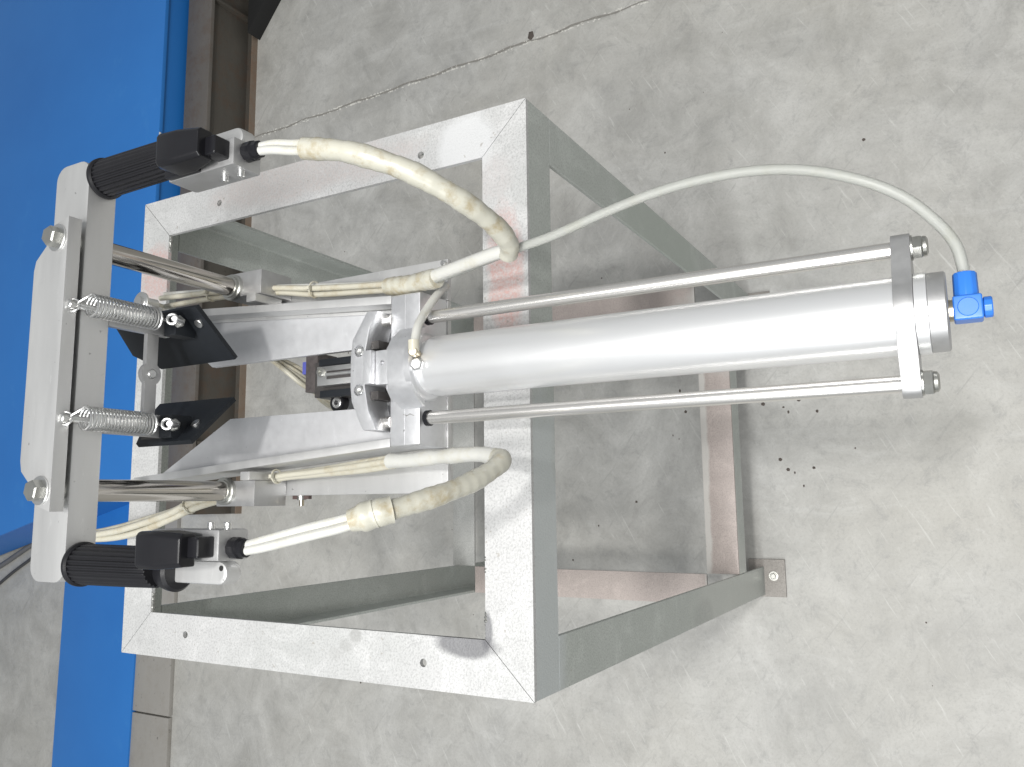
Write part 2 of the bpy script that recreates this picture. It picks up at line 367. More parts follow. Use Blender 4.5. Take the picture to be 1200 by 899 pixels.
# ================================================================ SETTING
def ground():
    bm = bmesh.new()
    bmesh.ops.create_grid(bm, x_segments=4, y_segments=4, size=9)
    bmesh.ops.translate(bm, verts=bm.verts, vec=(0.3, 2, 0))
    link('floor', bm, 'floor', kind='structure')
    # expansion joint: a ragged recessed-looking line of dark gap with pale broken lips
    n = 150; bm = bmesh.new(); pa = pb = None
    for i in range(n + 1):
        t = i / n; y = 1.452 - t * 2.9; x = 1.286 + (1.452 - y) * 0.030 + 0.0025 * math.sin(i * .7) + random.uniform(-.0015, .0015)
        w = random.uniform(0.0012, 0.0032)
        a, b = bm.verts.new((x - w, y, 0.0016)), bm.verts.new((x + w, y, 0.0016))
        if pa: bm.faces.new([pa, pb, b, a])
        pa, pb = a, b
    link('floor_joint', bm, plain('joint_dirt', (0.24, 0.23, 0.21), 0.9, 0, 0.4, 200, 0), kind='structure', smooth=False)
    bm = bmesh.new()
    for i in range(620):
        y = 1.42 - random.random() * 1.9; x = 1.286 + (1.452 - y) * 0.030 + random.choice((-1, 1)) * random.uniform(.001, .005)
        s = random.uniform(.0012, .0042); a = random.random() * 6.28
        vs = [bm.verts.new((x + s * math.cos(a + k * 1.57) * random.uniform(.5, 1), y + 1.6 * s * math.sin(a + k * 1.57) * random.uniform(.5, 1), 0)) for k in range(4)]
        top = bm.verts.new((x, y, s * .6))
        for k in range(4): bm.faces.new([vs[k], vs[(k + 1) % 4], top])
    link('joint_crumbs', bm, plain('joint_crumbs', (0.60, 0.59, 0.55), 0.9, 0, 0.2, 90, 0), kind='stuff', smooth=False)
    # crumbs and flakes lying about
    bm = bmesh.new()
    spots = [(1.329, .499, .016), (.915, .354, .006)] + [(random.uniform(-.3, 1.4), random.uniform(-.5, 1.3), random.uniform(.0012, .004)) for _ in range(40)] \
        + [(random.uniform(.20, .42), random.uniform(-.12, .25), random.uniform(.002, .005)) for _ in range(16)]
    for x, y, s in spots:
        a = random.random() * 6.28; k = random.uniform(.35, 1)
        vs = [bm.verts.new((x + s * math.cos(a + q * 1.256) * random.uniform(.6, 1), y + k * s * math.sin(a + q * 1.256), 0.0003)) for q in range(5)]
        top = bm.verts.new((x, y, s * .4))
        for q in range(5): bm.faces.new([vs[q], vs[(q + 1) % 5], top])
    link('floor_crumbs', bm, plain('dark_crumbs', (0.09, 0.075, 0.065), 0.9, 0, 0.4, 90, 0), kind='stuff', smooth=False)
ground()

# rusty steel channel beam lying along the bench
bt = thing('steel_beam', 'weathered rusty steel channel beam lying on the floor beside the blue bench', 'steel beam', (0.9, 1.5, 0))
link('top_flange', box(0.16, 2.4, 1.462, 1.562, 0.155, 0.167), 'beam', bt, 0.002)
link('web', box(0.16, 2.4, 1.478, 1.488, 0.012, 0.155), 'rustbeam', bt)
link('bottom_flange', box(0.16, 2.4, 1.452, 1.562, 0.0, 0.012), 'rustbeam', bt, 0.002)
link('rusty_lip', box(0.16, 2.4, 1.449, 1.4515, 0.0, 0.022), 'rustedge', bt, 0.0)
for x in (1.66, 0.35):
    link('stiffener', prism([(1.46, .02), (1.4775, .02), (1.4775, .15), (1.465, .15)], 'x', x, x + .008), 'rustbeam', bt)
tb = prism([(1.60, 1.44), (1.9, 1.20), (2.3, 1.22), (2.3, 1.445)], 'z', 0.0, 0.05)  # near-black solid filling the dark triangle beside the beam
o = link('black_wedge', tb, 'black', None, 0.002)
o['label'] = 'near-black pointed offcut lying against the rusty beam at the upper edge of the photo'; o['category'] = 'wedge'
# pale slab strip in two lengths
for i, (xa, xb) in enumerate(((-0.415, 0.155), (-1.5, -0.42))):
    o = link('concrete_slab', box(xa, xb, 1.70, 1.868, 0.0, 0.014), 'kerb', None, 0.003)
    o['label'] = ('pale worn slab between blue strip and stand, ending under the stand corner', 'pale worn slab at the bottom edge of the photo beside the blue strip')[i]
    o['category'] = 'slab'; o['group'] = 'pale slabs laid end to end on the floor'
# blue bench: long low base strip and raised top with slanting end
o = link('blue_base_strip', prism([(-1.6, 1.885), (0.2, 1.845), (2.6, 1.80), (2.6, 2.20), (0.2, 2.215), (-1.6, 2.24)], 'z', 0.0, 0.02), 'blue', None, 0.003)
o['label'] = 'low blue painted strip on the floor running down past the raised blue panel'; o['category'] = 'painted steel strip'
bp = thing('blue_bench', 'large raised blue painted panel with a slanting end behind the tool handles', 'machine bench', (1.2, 2.1, 0.02))
link('panel', prism([(0.262, 1.572), (2.8, 1.568), (2.8, 3.6), (-0.25, 3.6)], 'z', 0.228, 0.24), 'blue', bp, 0.002)
link('front_skirt', box(0.262, 2.8, 1.578, 1.588, 0.02, 0.228), 'blue', bp)
link('end_skirt', prism([(0.275, 1.588), (0.285, 1.588), (-0.22, 3.58), (-0.23, 3.58)], 'z', 0.02, 0.228), 'blue', bp)
# paint chips on its edge
bm = bmesh.new()
for x, l in ((1.222, .014), (1.205, .006), (1.18, .009), (1.163, .004)):
    box(x, x + l, 1.5668, 1.5668 + random.uniform(.002, .004), .2350, .2408, bm)
link('paint_chip', bm, plain('bare_chip', (0.75, 0.76, 0.76), 0.5, 0.2), bp, 0.0008)
# cable
o = link('cable', tube([(-.42, 3.3, .008), (-.139, 2.939, .008), (-.023, 2.626, .008), (.039, 2.48, .008), (.10, 2.342, .008), (.17, 2.27, .012)], .0085, 12, 0.02), plain('grey_cable', (0.13, 0.13, 0.135), 0.5), None)
o['label'] = 'thick dark grey cable curving over the floor at the left edge'; o['category'] = 'cable'
o = link('cable', tube([(-.52, 3.2, .006), (-.22, 2.85, .006), (-.06, 2.58, .006), (.02, 2.42, .006), (.09, 2.30, .006), (.15, 2.26, .008)], .005, 10, 0.02), plain('dark_cable', (0.05, 0.05, 0.052), 0.5), None)
o['label'] = 'thinner black cable lying next to the thick grey cable'; o['category'] = 'cable'

# ================================================================ STAND
SW, HS, FW, TT = 0.600, 0.974, 0.053, 0.005
st = thing('steel_stand', 'silver-grey welded angle-iron stand with a mitred square top and lower rails', 'stand', (0.3, 0.3, 0.0))
zt = HS - TT
def mitre(pts): return prism(pts, 'z', zt, HS)
g = 0.00045
fr = {'near': [(0 + g, 0), (SW - g, 0), (SW - FW - g, FW), (FW + g, FW)],
      'far': [(0 + g, SW), (FW + g, SW - FW), (SW - FW - g, SW - FW), (SW - g, SW)],
      'left': [(0, g), (FW, FW + g), (FW, SW - FW - g), (0, SW - g)],
      'right': [(SW, g), (SW, SW - g), (SW - FW, SW - FW - g), (SW - FW, FW + g)]}
holes = {'left': [(0.0257, 0.1267), (0.0298, 0.4812)], 'right': [(0.5673, 0.1325), (0.5739, 0.4518)]}
vert = {'near': (TT, SW - TT, 0.0, TT), 'far': (TT, SW - TT, SW - TT, SW), 'left': (0, TT, 0, SW), 'right': (SW - TT, SW, 0, SW)}
for k in ('near', 'far', 'left', 'right'):
    o = link('top_rail', mitre(fr[k]), 'standtop', st)
    if k in holes: cut(o, [((x, y, zt - .02), (x, y, HS + .02), 0.0042) for x, y in holes[k]])
    x0, x1, y0, y1 = vert[k]
    if k in ('near', 'far'): x0, x1 = x0 - TT + g, x1 + TT - g
    else: y0, y1 = TT + g, SW - TT - g
    link('rail_flange', box(x0, x1, y0, y1, HS - FW, zt - .0002), 'standside', o, 0.0)
# legs
zl = HS - FW - 0.0006
for (sx, sy) in ((0, 0), (1, 0), (0, 1), (1, 1)):
    X = (lambda a: a) if not sx else (lambda a: SW - a)
    Y = (lambda a: a) if not sy else (lambda a: SW - a)
    poly = [(X(0), Y(0)), (X(FW), Y(0)), (X(FW), Y(TT)), (X(TT + .003), Y(TT)), (X(TT), Y(TT + .003)), (X(TT), Y(FW)), (X(0), Y(FW))]
    lg = link('leg', prism(poly, 'z', 0.006, zl), 'standside', st, 0.0006, 1)
    fx0, fx1 = sorted((X(-0.004), X(0.068))); fy0, fy1 = sorted((Y(-0.040), Y(0.030)))
    fp = link('foot_plate', box(fx0, fx1, fy0, fy1, 0.0, 0.006), 'footsteel', lg, 0.002)
    link('anchor_bolt', hexhead((X(0.036), Y(-0.018), 0.006), (0, 0, 1), 0.006, 0.008, cyl((X(.036), Y(-.018), .006), (X(.036), Y(-.018), .0075), .009, 20)), 'steel', lg)
# lower frame at 0.2 m
zb = 0.2
lo = FW + .001
link('lower_rail', box(lo, SW - lo, 0, TT, zb - FW, zb - TT - .0002), 'standside', link('lower_rail', box(lo, SW - lo, 0, FW + .004, zb - TT, zb), 'pinkbar', st, 0.001))
link('lower_rail', box(lo, SW - lo, SW - FW, SW, zb - TT, zb), 'greybar', st, 0.001)
link('lower_rail', box(0, FW, lo + .004, SW - lo, zb - TT, zb), 'pinkbar', st, 0.001)
link('lower_rail', box(SW - FW, SW, lo + .004, SW - lo, zb - TT, zb), 'pinkbar', st, 0.001)
# weld beads along the inner corners and by the mitres
for c in ((FW, FW), (FW, SW - FW), (SW - FW, FW), (SW - FW, SW - FW)):
    sx, sy = (1 if c[0] < .3 else -1), (1 if c[1] < .3 else -1)
    link('weld_bead', tube([(c[0] + sx * (.0005 + i * .0045), c[1] + sy * .0002, zt + .002 + random.uniform(-.0006, .0006)) for i in range(6)], lambda s_: .0017 + .0005 * math.sin(s_ * 1500), 8, .0012), 'steel', st)
bm = bmesh.new()
for i in range(9):
    bmesh.ops.create_icosphere(bm, subdivisions=1, radius=random.uniform(.001, .0022), matrix=Matrix.Translation((random.choice((.075, .078, .12, .128, .131)) + random.uniform(-.004, .004), .0525, HS - .001 + random.uniform(0, .001))))
link('weld_spatter', bm, 'steel', st, kind='stuff')

# ================================================================ PNEUMATIC TOOL
XC, ZC = 0.3155, 1.037
tl = thing('pneumatic_tool', 'silver pneumatic tool with long cylinder and twin black grips on the stand', 'pneumatic tool', (XC, 0.2, 0.974))
def S(s, hx): return XC + s * hx

# mounting saddle on the stand's near rail, hidden below the cylinder
link('mounting_saddle', box(S(-1, .020), S(1, .020), 0.004, 0.118, HS + .0004, .9888), 'sheet', tl, 0.001)
# --- cylinder
link('cylinder_tube', lathe((XC, .080, ZC), (XC, -.4, ZC), [(0, .0272), (.004, .0272), (.0045, .0262), (.009, .0262), (.012, .0281), (.016, .0288), (.4152, .0288)], 96), 'tube', tl)
link('front_collar', lathe((XC, .083, ZC), (XC, .0, ZC), [(0, .033), (.006, .033), (.0075, .0315), (.009, .029)], 64), 'cast', tl)
cb = link('end_cap', lathe((XC, -.3476, ZC), (XC, -1, ZC), [(0, .0285), (.0002, .0292), (.0079, .0292), (.0082, .0285)], 80), 'tube', tl)
link('end_cap_ring', lathe((XC, -.3559, ZC), (XC, -1, ZC), [(0, .0280), (.0003, .0284), (.0108, .0284), (.0120, .0270), (.0121, 0)], 80), 'alu', cb)
# end plate (lobed clamp)
pr = []
w, rr, R0 = .0108, .0108, .0305
pr += circ(XC + .0493, ZC, rr, -80, 80, 10)
pr += [(XC + .030, ZC + .0205)] + circ(XC, ZC, R0, 50, 130, 12) + [(XC - .030, ZC + .0205)]
pr += circ(XC - .0493, ZC, rr, 100, 260, 10)
pr += [(XC - .030, ZC - .0205)] + circ(XC, ZC, R0, 230, 310, 12) + [(XC + .030, ZC - .0205)]
link('end_plate', prism(pr, 'y', -.3474, -.3346), 'alu', tl, 0.0008)
for s in (1, -1):
    link('tie_rod', cyl((S(s, .0493), .078, ZC), (S(s, .0493), -.3351, ZC), .0063, 32), 'rod', tl)
    n = link('nut', hexhead((S(s, .0493), -.3487, ZC), (0, -1, 0), .0090, .0068), 'steel', tl)
    link('washer', cyl((S(s, .0493), -.3475, ZC), (S(s, .0493), -.3486, ZC), .0092, 28), 'steel', n)
    link('rod_end', lathe((S(s, .0493), -.3554, ZC), (S(s, .0493), -1, ZC), [(0, .0076), (.0022, .0072), (.0034, .0050), (.0035, 0)], 24), 'steel', n)
    link('rod_seal', cyl((S(s, .0493), .0788, ZC), (S(s, .0493), .0745, ZC), .0076, 28), 'blackplastic', tl)
# blue elbow
el = link('elbow_fitting', box(.3068, .3242, -.3890, -.3708, ZC - .009, ZC + .009), 'blueplastic', tl, 0.0022, 3)
link('stub', cyl((.3155, -.3678, ZC), (.3155, -.3712, ZC), .0078, 24), 'brass', el)
link('face_disc', cyl((.3155, -.380, ZC + .0085), (.3155, -.380, ZC + .0098), .0066, 32, .0005), 'blueplastic', el)
bm = lathe((.3243, -.3795, ZC), (1, -.3795, ZC), [(0, .0080), (.0160, .0077), (.0170, .0070)], 36, rib=lambda i, t: 1 if i % 3 else .95)
cl = link('collet_nut', bm, 'blueplastic', el)
link('release_ring', cyl((.3413, -.3795, ZC), (.3445, -.3793, ZC + .0005), .0060, 24), 'blueplastic', cl)
link('blanking_cap', lathe((.3155, -.3891, ZC), (.3155, -1, ZC), [(0, .0062), (.0008, .0074), (.0050, .0074), (.0058, .0066), (.0059, 0)], 36, rib=lambda i, t: 1 if i % 3 else .94), 'blueplastic', el)

# --- front casting
zt_, zb_ = 1.0425, .9955
p_ = [(S(1, .0755), zb_), (S(1, .0755), zt_ - .002), (S(1, .0740), zt_), (S(-1, .0740), zt_), (S(-1, .0755), zt_ - .002), (S(-1, .0755), zb_)]
ca = link('front_casting', prism(p_, 'y', .0835, .1185), 'cast', tl, 0.0012)
ap = [(S(1, .040), 1.0426), (S(1, .0375), 1.0475), (S(1, .0290), 1.0590), (S(1, .0220), 1.0640), (S(1, .0120), 1.0665), (S(-1, .0120), 1.0665), (S(-1, .0220), 1.0640), (S(-1, .0290), 1.0590), (S(-1, .0375), 1.0475), (S(-1, .040), 1.0426)]
link('arched_boss', prism(ap, 'y', .0765, .1050), 'cast', ca, 0.0022, 3)
link('boss_shoulder', prism([(S(1, .0330), 1.0426), (S(1, .0200), 1.0530), (S(-1, .0200), 1.0530), (S(-1, .0330), 1.0426)], 'y', .1051, .1160), 'cast', ca, 0.0015)
nk = link('neck', box(S(-1, .0165), S(1, .0175), .1052, .1240, 1.030, 1.0600), 'cast', ca, 0.002)
cut(nk, [((XC + .0050, .1150, 1.052), (XC + .0050, .1150, 1.070), .0026)])
link('cross_plate', box(S(-1, .0755), S(1, .0755), .0825, .1180, .9890, .9950), 'plate', tl, .0008)
link('parting_line', box(S(-1, .0745), S(-1, .0375), .1010, .1016, 1.0424, 1.0429), 'cast', ca)
link('parting_line', box(S(1, .0375), S(1, .0745), .1010, .1016, 1.0424, 1.0429), 'cast', ca)
bm = bmesh.new()
for dx, dy, l, a in ((-.0395, .0925, .006, 1.2), (-.0395, .0965, .006, 1.9), (-.0395, .1, .0055, 1.2)):
    b2 = box(-l / 2, l / 2, -.0003, .0003, 0, .0004)
    bmesh.ops.rotate(b2, verts=b2.verts, matrix=Matrix.Rotation(a, 3, 'Z')); bmesh.ops.translate(b2, verts=b2.verts, vec=(XC + dx - .006, dy, 1.0424))
    me = bpy.data.meshes.new('t'); b2.to_mesh(me); b2.free(); bm.from_mesh(me); bpy.data.meshes.remove(me)
link('cast_mark', bm, 'steel', ca, smooth=False)
# port fitting and short tube
pf = link('port_fitting', cyl((.3235, .0700, 1.0655), (.3235, .0655, 1.0790), .0042, 24, .0006), 'brass', tl)
link('banjo_bolt', hexhead((.3135, .0690, 1.0655), (0, -.25, 1), .0062, .0055), 'zinc', pf)
link('hose_sleeve', cyl((.3245, .0672, 1.0745), (.335, .0672, 1.0750), .0052, 24), 'oldhose', pf)
link('short_hose', tube([(.329, .067, 1.0745), (.348, .068, 1.068), (.367, .070, 1.052), (.386, .070, 1.034), (.400, .071, 1.016)], .0042, 14), 'hose', tl)
# --- yoke, clevis, screws
yo = [(S(1, .0575), .1360), (S(1, .0310), .1535), (S(1, .0150), .1555), (S(-1, .0150), .1555), (S(-1, .0310), .1535), (S(-1, .0595), .1390),
      (S(-1, .0600), .1228), (S(-1, .0400), .1325), (S(-1, .0160), .1375), (S(1, .0160), .1375), (S(1, .0400), .1325), (S(1, .0575), .1228)]
yk = link('yoke', prism(yo, 'z', 1.026, 1.059), 'cast', tl, 0.0014)
cut(yk, [((S(s, .0194), .1448, 1.054), (S(s, .0194), .1448, 1.070), .0060) for s in (1, -1)])
for s in (1, -1):
    sc = link('socket_screw', lathe((S(s, .0194), .1448, 1.0541), (S(s, .0194), .1448, 2), [(0, .0047), (.0040, .0047), (.0046, .0041), (.0046, .0023), (.0016, .0023), (.0016, 0)], 28), 'zinc', yk)
    link('stud', cyl((S(s, .0510), .1345, 1.040), (S(s, .0510), .1186, 1.040), .0058, 24), 'rod', tl)
    link('yoke_web', prism([(.1228, 1.027), (.1260, 1.052), (.1350, 1.052), (.1350, 1.027)], 'x', S(s, .025) - .004, S(s, .025) + .004), 'dark', yk)
cv = link('clevis', box(S(-1, .0155), S(1, .0175), .1243, .1340, 1.030, 1.0660), 'cast', tl, 0.0012)
link('dark_backing', box(S(-1, .066), S(1, .066), .1190, .1225, 1.004, 1.024), 'dark', tl, 0.001)
# --- splayed side rails with inner flanges
for s in (1, -1):
    a0, b0 = S(s, .0755), S(s, .1045)
    t = .0085 * s
    link('side_rail', prism([(a0, .1187), (b0, .500), (b0 - t, .500), (a0 - t, .1187)], 'z', .984, 1.0425), 'plate', tl, 0.001)
    yi = .405 if s > 0 else .371
    yo_ = .486
    fl = [(a0 - t - .0005 * s, .1187), (S(s, .0315), .1187), (S(s, .0310 if s < 0 else .0325), yi), (b0 - t - .0045 * s, yo_), ]
    link('inner_flange', prism(fl, 'z', 1.008, 1.015), 'sheet', tl, 0.001)
    link('rail_fillet', prism([(a0 - t - .0006 * s, .1187), (a0 - t - .0042 * s, .1187), (b0 - t - .0042 * s, .482), (b0 - t - .0006 * s, .482)], 'z', 1.0152, 1.0185), 'plate', tl, 0.001)
    link('base_plate', prism([(S(s, .0760), .0825), (S(s, .1200), .0825), (S(s, .1200), .348), (S(s, .1160), .354), (S(s, .0975), .354)], 'z', .989, .995), 'plate', tl, 0.001)
    link('edge_screw', cyl((S(s, .1150), .086, .995), (S(s, .1150), .086, 1.0), .003, 16, .0005), 'zinc', tl)
    # clamp and guide post
    cp = link('post_clamp', box(*sorted((S(s, .1035), S(s, .131))), .300, .358, .9952, 1.042), 'alu', tl, 0.0015)
    link('clamp_ear', box(*sorted((S(s, .094), S(s, .1033))), .304, .318, 1.006, 1.046), 'plate', cp, 0.001)
    link('guide_post', cyl((S(s, .1145), .3430, .985), (S(s, .1145), .3430, 1.2028), .0106, 48), 'chrome', tl)
    link('post_collar', lathe((S(s, .1145), .3430, 1.0421), (S(s, .1145), .3430, 2), [(0, .0150), (.004, .0150), (.005, .0138), (.005, .0125), (.0075, .0122), (.0080, .0108)], 40), 'steel', cp)
    # end washers and bolt at the rail's far end
    wz = 1.040
    wb_ = link('rail_end_bolt', cyl((S(s, .1055), .4900, 1.030), (S(s, .1110), .4900, 1.030), .0125, 30, .0008), 'zinc', tl)
    link('rail_end_stud', lathe((S(s, .1120), .4800, 1.040), (S(s, .1120), .4800, 2), [(0, .0075), (.018, .0075), (.0182, .0125), (.0205, .0128), (.0210, .0120), (.0212, .0070), (.0250, .0066), (.0255, 0)], 32), 'zinc', wb_)
    link('bolt_head', hexhead((S(s, .1110), .490, 1.030), (s, 0, 0), .0078, .0065), 'steel', wb_)

# --- cross bar and top plate
def bar_outline():
    p = circ(S(1, .1815), .3425, .0140, -90, 0, 5) + circ(S(1, .1815), .3655, .0140, 0, 90, 5)
    p += circ(S(-1, .1815), .3655, .0140, 90, 180, 5) + circ(S(-1, .1815), .3425, .0140, 180, 270, 5)
    return p
bar = link('cross_bar', prism(bar_outline(), 'z', 1.203, 1.2315), 'plate', tl, 0.001)
for s in (1, -1):
    link('bar_end_screw', cyl((S(s, .182), .3794, 1.219), (S(s, .182), .3850, 1.219), .0075, 24, .001), 'steel', bar)
tp = [(S(1, .1335), .3262), (S(1, .1290), .3440), (S(1, .1235), .3500), (S(1, .1105), .3570), (S(1, .0975), .3725), (S(1, .0880), .3750)]
tp = tp + [(2 * XC - x, y) for x, y in reversed(tp)]
tpl = link('top_plate', prism(tp, 'z', 1.2370, 1.2500), 'plate', tl, 0.0009)
for s in (1, -1):
    link('spacer', cyl((S(s, .1148), .3430, 1.2316), (S(s, .1148), .3430, 1.2369), .0115, 28), 'steel', tpl)
    wz = link('washer', cyl((S(s, .1148), .3410, 1.2501), (S(s, .1148), .3410, 1.2518), .0128, 36, .0003), 'zinc', tpl)
    link('bolt', lathe((S(s, .1148), .3410, 1.2518), (S(s, .1148), .3410, 2), [(0, .0094), (.0072, .0094), (.0084, .0082), (.0085, 0)], 6), 'steel', tpl)

# --- grips with trigger valves
def ribbed(i, t):
    return 1.0 if i % 4 in (0, 1) else .93
for s in (1, -1):
    gx = S(s, .1800); gz = 1.2165
    gp = link('grip', lathe((gx, .3278, gz), (gx, -1, gz), [(0, .0180), (.0012, .0196), (.0040, .0196), (.0055, .0178)], 96), 'rubber', tl)
    link('ribbed_sleeve', lathe((gx, .3220, gz), (gx, -1, gz), [(0, .0176), (.004, .0180), (.070, .0174), (.098, .0168), (.100, .0160)], 96, rib=ribbed), 'rubber', gp)
    link('lower_lip', lathe((gx + s * .003, .2220, gz - .008), (gx + s * .003, -1, gz - .012), [(0, .0150), (.008, .0168), (.0125, .0172), (.0150, .0150), (.0150, 0)], 48), 'rubber', gp)
    vb = link('valve_body', box(*sorted((S(s, .1480), S(s, .1720))), .1355, .2150, 1.202, 1.2320), 'alu', tl, 0.0025)
    # rounded lever of the valve body
    hp = circ(S(s, .1830), .1560, .0092, 180, 360, 10) + [(S(s, .1830) + .0092, .214), (S(s, .1830) - .0092, .214)]
    link('rounded_arm', prism(hp, 'z', 1.197, 1.2130), 'plate', vb, 0.004, 4)
    link('pivot_hole', cyl((S(s, .1790), .1530, 1.2120), (S(s, .1790), .1530, 1.2134), .0022, 16), 'black', vb)
    # trigger: tapered shell
    bm = bmesh.new()
    sect = [(.2010, .0125, 1.2400, 1.2540), (.1960, .0140, 1.2350, 1.2600), (.1930, .0145, 1.2350, 1.2610), (.1750, .0146, 1.2350, 1.2590), (.1515, .0125, 1.2400, 1.2550)]
    rings = []
    for y, hw, z0, z1 in sect:
        cx = S(s, .1630); q = .003
        rings.append([bm.verts.new(v) for v in ((cx - hw, y, z0), (cx - hw, y, z1 - q), (cx - hw + q, y, z1), (cx + hw - q, y, z1), (cx + hw, y, z1 - q), (cx + hw, y, z0))])
    for A, B in zip(rings, rings[1:]):
        for i in range(6): bm.faces.new([A[i], A[(i + 1) % 6], B[(i + 1) % 6], B[i]])
    bm.faces.new(rings[0][::-1]); bm.faces.new(rings[-1])
    tg = link('trigger', bm, 'blackplastic', tl, 0.0032, 4)
    link('trigger_base', box(*sorted((S(s, .1490), S(s, .1770))), .1740, .2120, 1.2300, 1.2385), 'blackplastic', tg, 0.001)
    bt_ = link('push_button', box(*sorted((S(s, .1530), S(s, .1690))), .1405, .1540, 1.2300, 1.2475), 'blackplastic', tl, 0.0025, 3)
    for yy in (.1415, .1605):
        link('cap_screw', lathe((S(s, .1481), yy, 1.2180), (S(s, .0), yy, 1.2180), [(0, .0030), (.0050, .0030), (.0056, .0025), (.0056, .0013), (.004, .0013), (.004, 0)], 20), 'zinc', vb)
    link('gland', lathe((S(s, .1625), .1354, 1.2180), (S(s, .1625), -1, 1.2180), [(0, .0080), (.001, .0086), (.009, .0086), (.010, .0074), (.0150, .0072), (.0160, .0058)], 10), 'blackplastic', vb)

# --- springs, pins, jaws, link
def spring(s):
    x, y = S(s, .0515), .3120
    z0, z1, n, R_, r_ = 1.1630, 1.2330, 20, .0102, .00105
    pts = [Vector((x + R_ * math.cos(a), y + R_ * math.sin(a), z0 + (z1 - z0) * a / (2 * PI * n))) for a in (2 * PI * i / 20 for i in range(n * 20 + 1))]
    bm = tube(pts, r_, 6, smooth=False)
    tube([pts[-1], (x + .007, y + .002, z1 + .0025), (x + .004, y + .006, z1 + .005), (x + .001, y + .012, z1 + .007)], r_, 6, .0015, bm)
    ring((x, y + .0135, z1 + .0080), (.1, -.45, .9), .0058, r_, bm)
    tube([pts[0], (x + .005, y - .001, z0 - .0025), (x, y - .003, z0 - .005), (x, y - .008, z0 - .0065)], r_, 6, .0015, bm)
    sp = link('spring', bm, 'zinc', tl)
    pn = link('spring_pin', lathe((x, .3235, 1.2080), (x, .3235, 2), [(0, .0034), (.0300, .0034), (.0302, .0026), (.0345, .0026), (.0347, .0040), (.0385, .0040), (.0395, .0030), (.0395, 0)], 24), 'zinc', tl)
    link('pin_base', box(x - .005, x + .005, .3205, .3279, 1.2050, 1.2180), 'zinc', pn, .001)
    lo_ = link('lower_eye', ring((x, .2990, 1.1560), (0, -.5, .85), .0048, .0015), 'zinc', tl)
    link('eye_bolt', lathe((x, .3010, 1.1440), (x, .2965, 1.1530), [(0, .0036), (.014, .0036), (.0146, .0028), (.0146, 0)], 20), 'zinc', lo_)
    link('eye_nut', hexhead((x, .3030, 1.1442), (0, -.4, .9), .0062, .0040), 'steel', lo_)
for s in (1, -1): spring(s)
PV = {1: (.0535, .2985), -1: (.0485, .3030)}
for s in (1, -1):
    link('hanger_arm', box(*sorted((S(s, .0400), S(s, .0620))), .3290, .3370, 1.1340, 1.2028), 'alu', tl, 0.0012)
    # slanted black jaw, V trough
    D = [(.0664, .2890, 1.137), (.0195, .2830, 1.090), (.0190, .3960, 1.091), (.0350, .4270 if s > 0 else .3960, 1.105), (.0664, .4200 if s > 0 else .3700, 1.137)]
    bm = bmesh.new(); th = Vector((s * .0035, 0, -.0035))
    top = [bm.verts.new((S(s, a), b, c)) for a, b, c in D]; bot = [bm.verts.new(Vector((S(s, a), b, c)) + th) for a, b, c in D]
    bm.faces.new(top); bm.faces.new(bot[::-1])
    for i in range(5): bm.faces.new([top[i], top[(i + 1) % 5], bot[(i + 1) % 5], bot[i]])
    jw = link('jaw_plate', bm, 'blackplate', tl, 0.0003)
    link('jaw_block', box(*sorted((S(s, .0400), S(s, .0630))), .3110, .3285, 1.118, 1.1420), 'blackplate', jw, 0.001)
    pc = Vector((S(s, PV[s][0]), PV[s][1], 1.137 - (.0664 - PV[s][0])))
    nn = Vector((-s * .7071, 0, .7071))
    link('pivot_pin', cyl(pc - nn * .002, pc + nn * .0022, .0047, 28, .0004), 'zinc', jw)
    link('jaw_carrier', box(*sorted((S(s, .0560), S(s, .0640))), .3372, .3680, 1.112, 1.1330), 'dark', jw, 0.001)
lk = [(S(1, .0400), 1.1600), (S(1, .0095), 1.1600)] + [(XC + .0112 * math.sin(math.radians(a)), 1.1535 + .0112 * math.cos(math.radians(a))) for a in range(58, -59, -12)] + [(S(-1, .0095), 1.1600), (S(-1, .0400), 1.1600)]
lk += [(S(-1, .0400), 1.1472), (S(-1, .0095), 1.1472)] + [(XC + .0112 * math.sin(math.radians(a)), 1.1535 + .0112 * math.cos(math.radians(a))) for a in range(238, 121, -12)] + [(S(1, .0095), 1.1472), (S(1, .0400), 1.1472)]
lb = link('link_bar', prism(lk, 'y', .3292, .3345), 'alu', tl, 0.0009)
link('link_pin', cyl((XC, .3293, 1.1535), (XC, .3270, 1.1535), .0046, 24, .0008), 'zinc', lb)

# --- valve mechanism between the rails
vm = link('sensor_bracket', box(S(-1, .0065), S(1, .0140), .1560, .2240, 1.0240, 1.0320), 'zinc', tl, 0.001)
link('bracket_slot', box(S(1, .0000), S(1, .0085), .1600, .2100, 1.0319, 1.0330), 'dark', vm, 0.0004)
link('slot_rod', cyl((S(1, .0045), .158, 1.0338), (S(1, .0045), .2100, 1.0338), .0018, 12), 'zinc', vm)
link('bracket_screw', lathe((S(1, .0080), .2170, 1.0320), (S(1, .0080), .2170, 2), [(0, .0050), (.0030, .0050), (.0036, .0044), (.0036, .0020), (.0015, .002), (.0015, 0)], 24), 'steel', vm)
link('mechanism_block', box(S(-1, .0160), S(1, .0230), .1560, .2420, .9900, 1.0160), 'dark', tl, 0.0015)
link('slide_channel', box(S(-1, .0175), S(-1, .0100), .1560, .2280, 1.0162, 1.0230), 'blackplate', tl, 0.0008)
link('slide_channel', box(S(1, .0165), S(1, .0240), .1560, .2300, 1.0162, 1.0230), 'blackplate', tl, 0.0008)
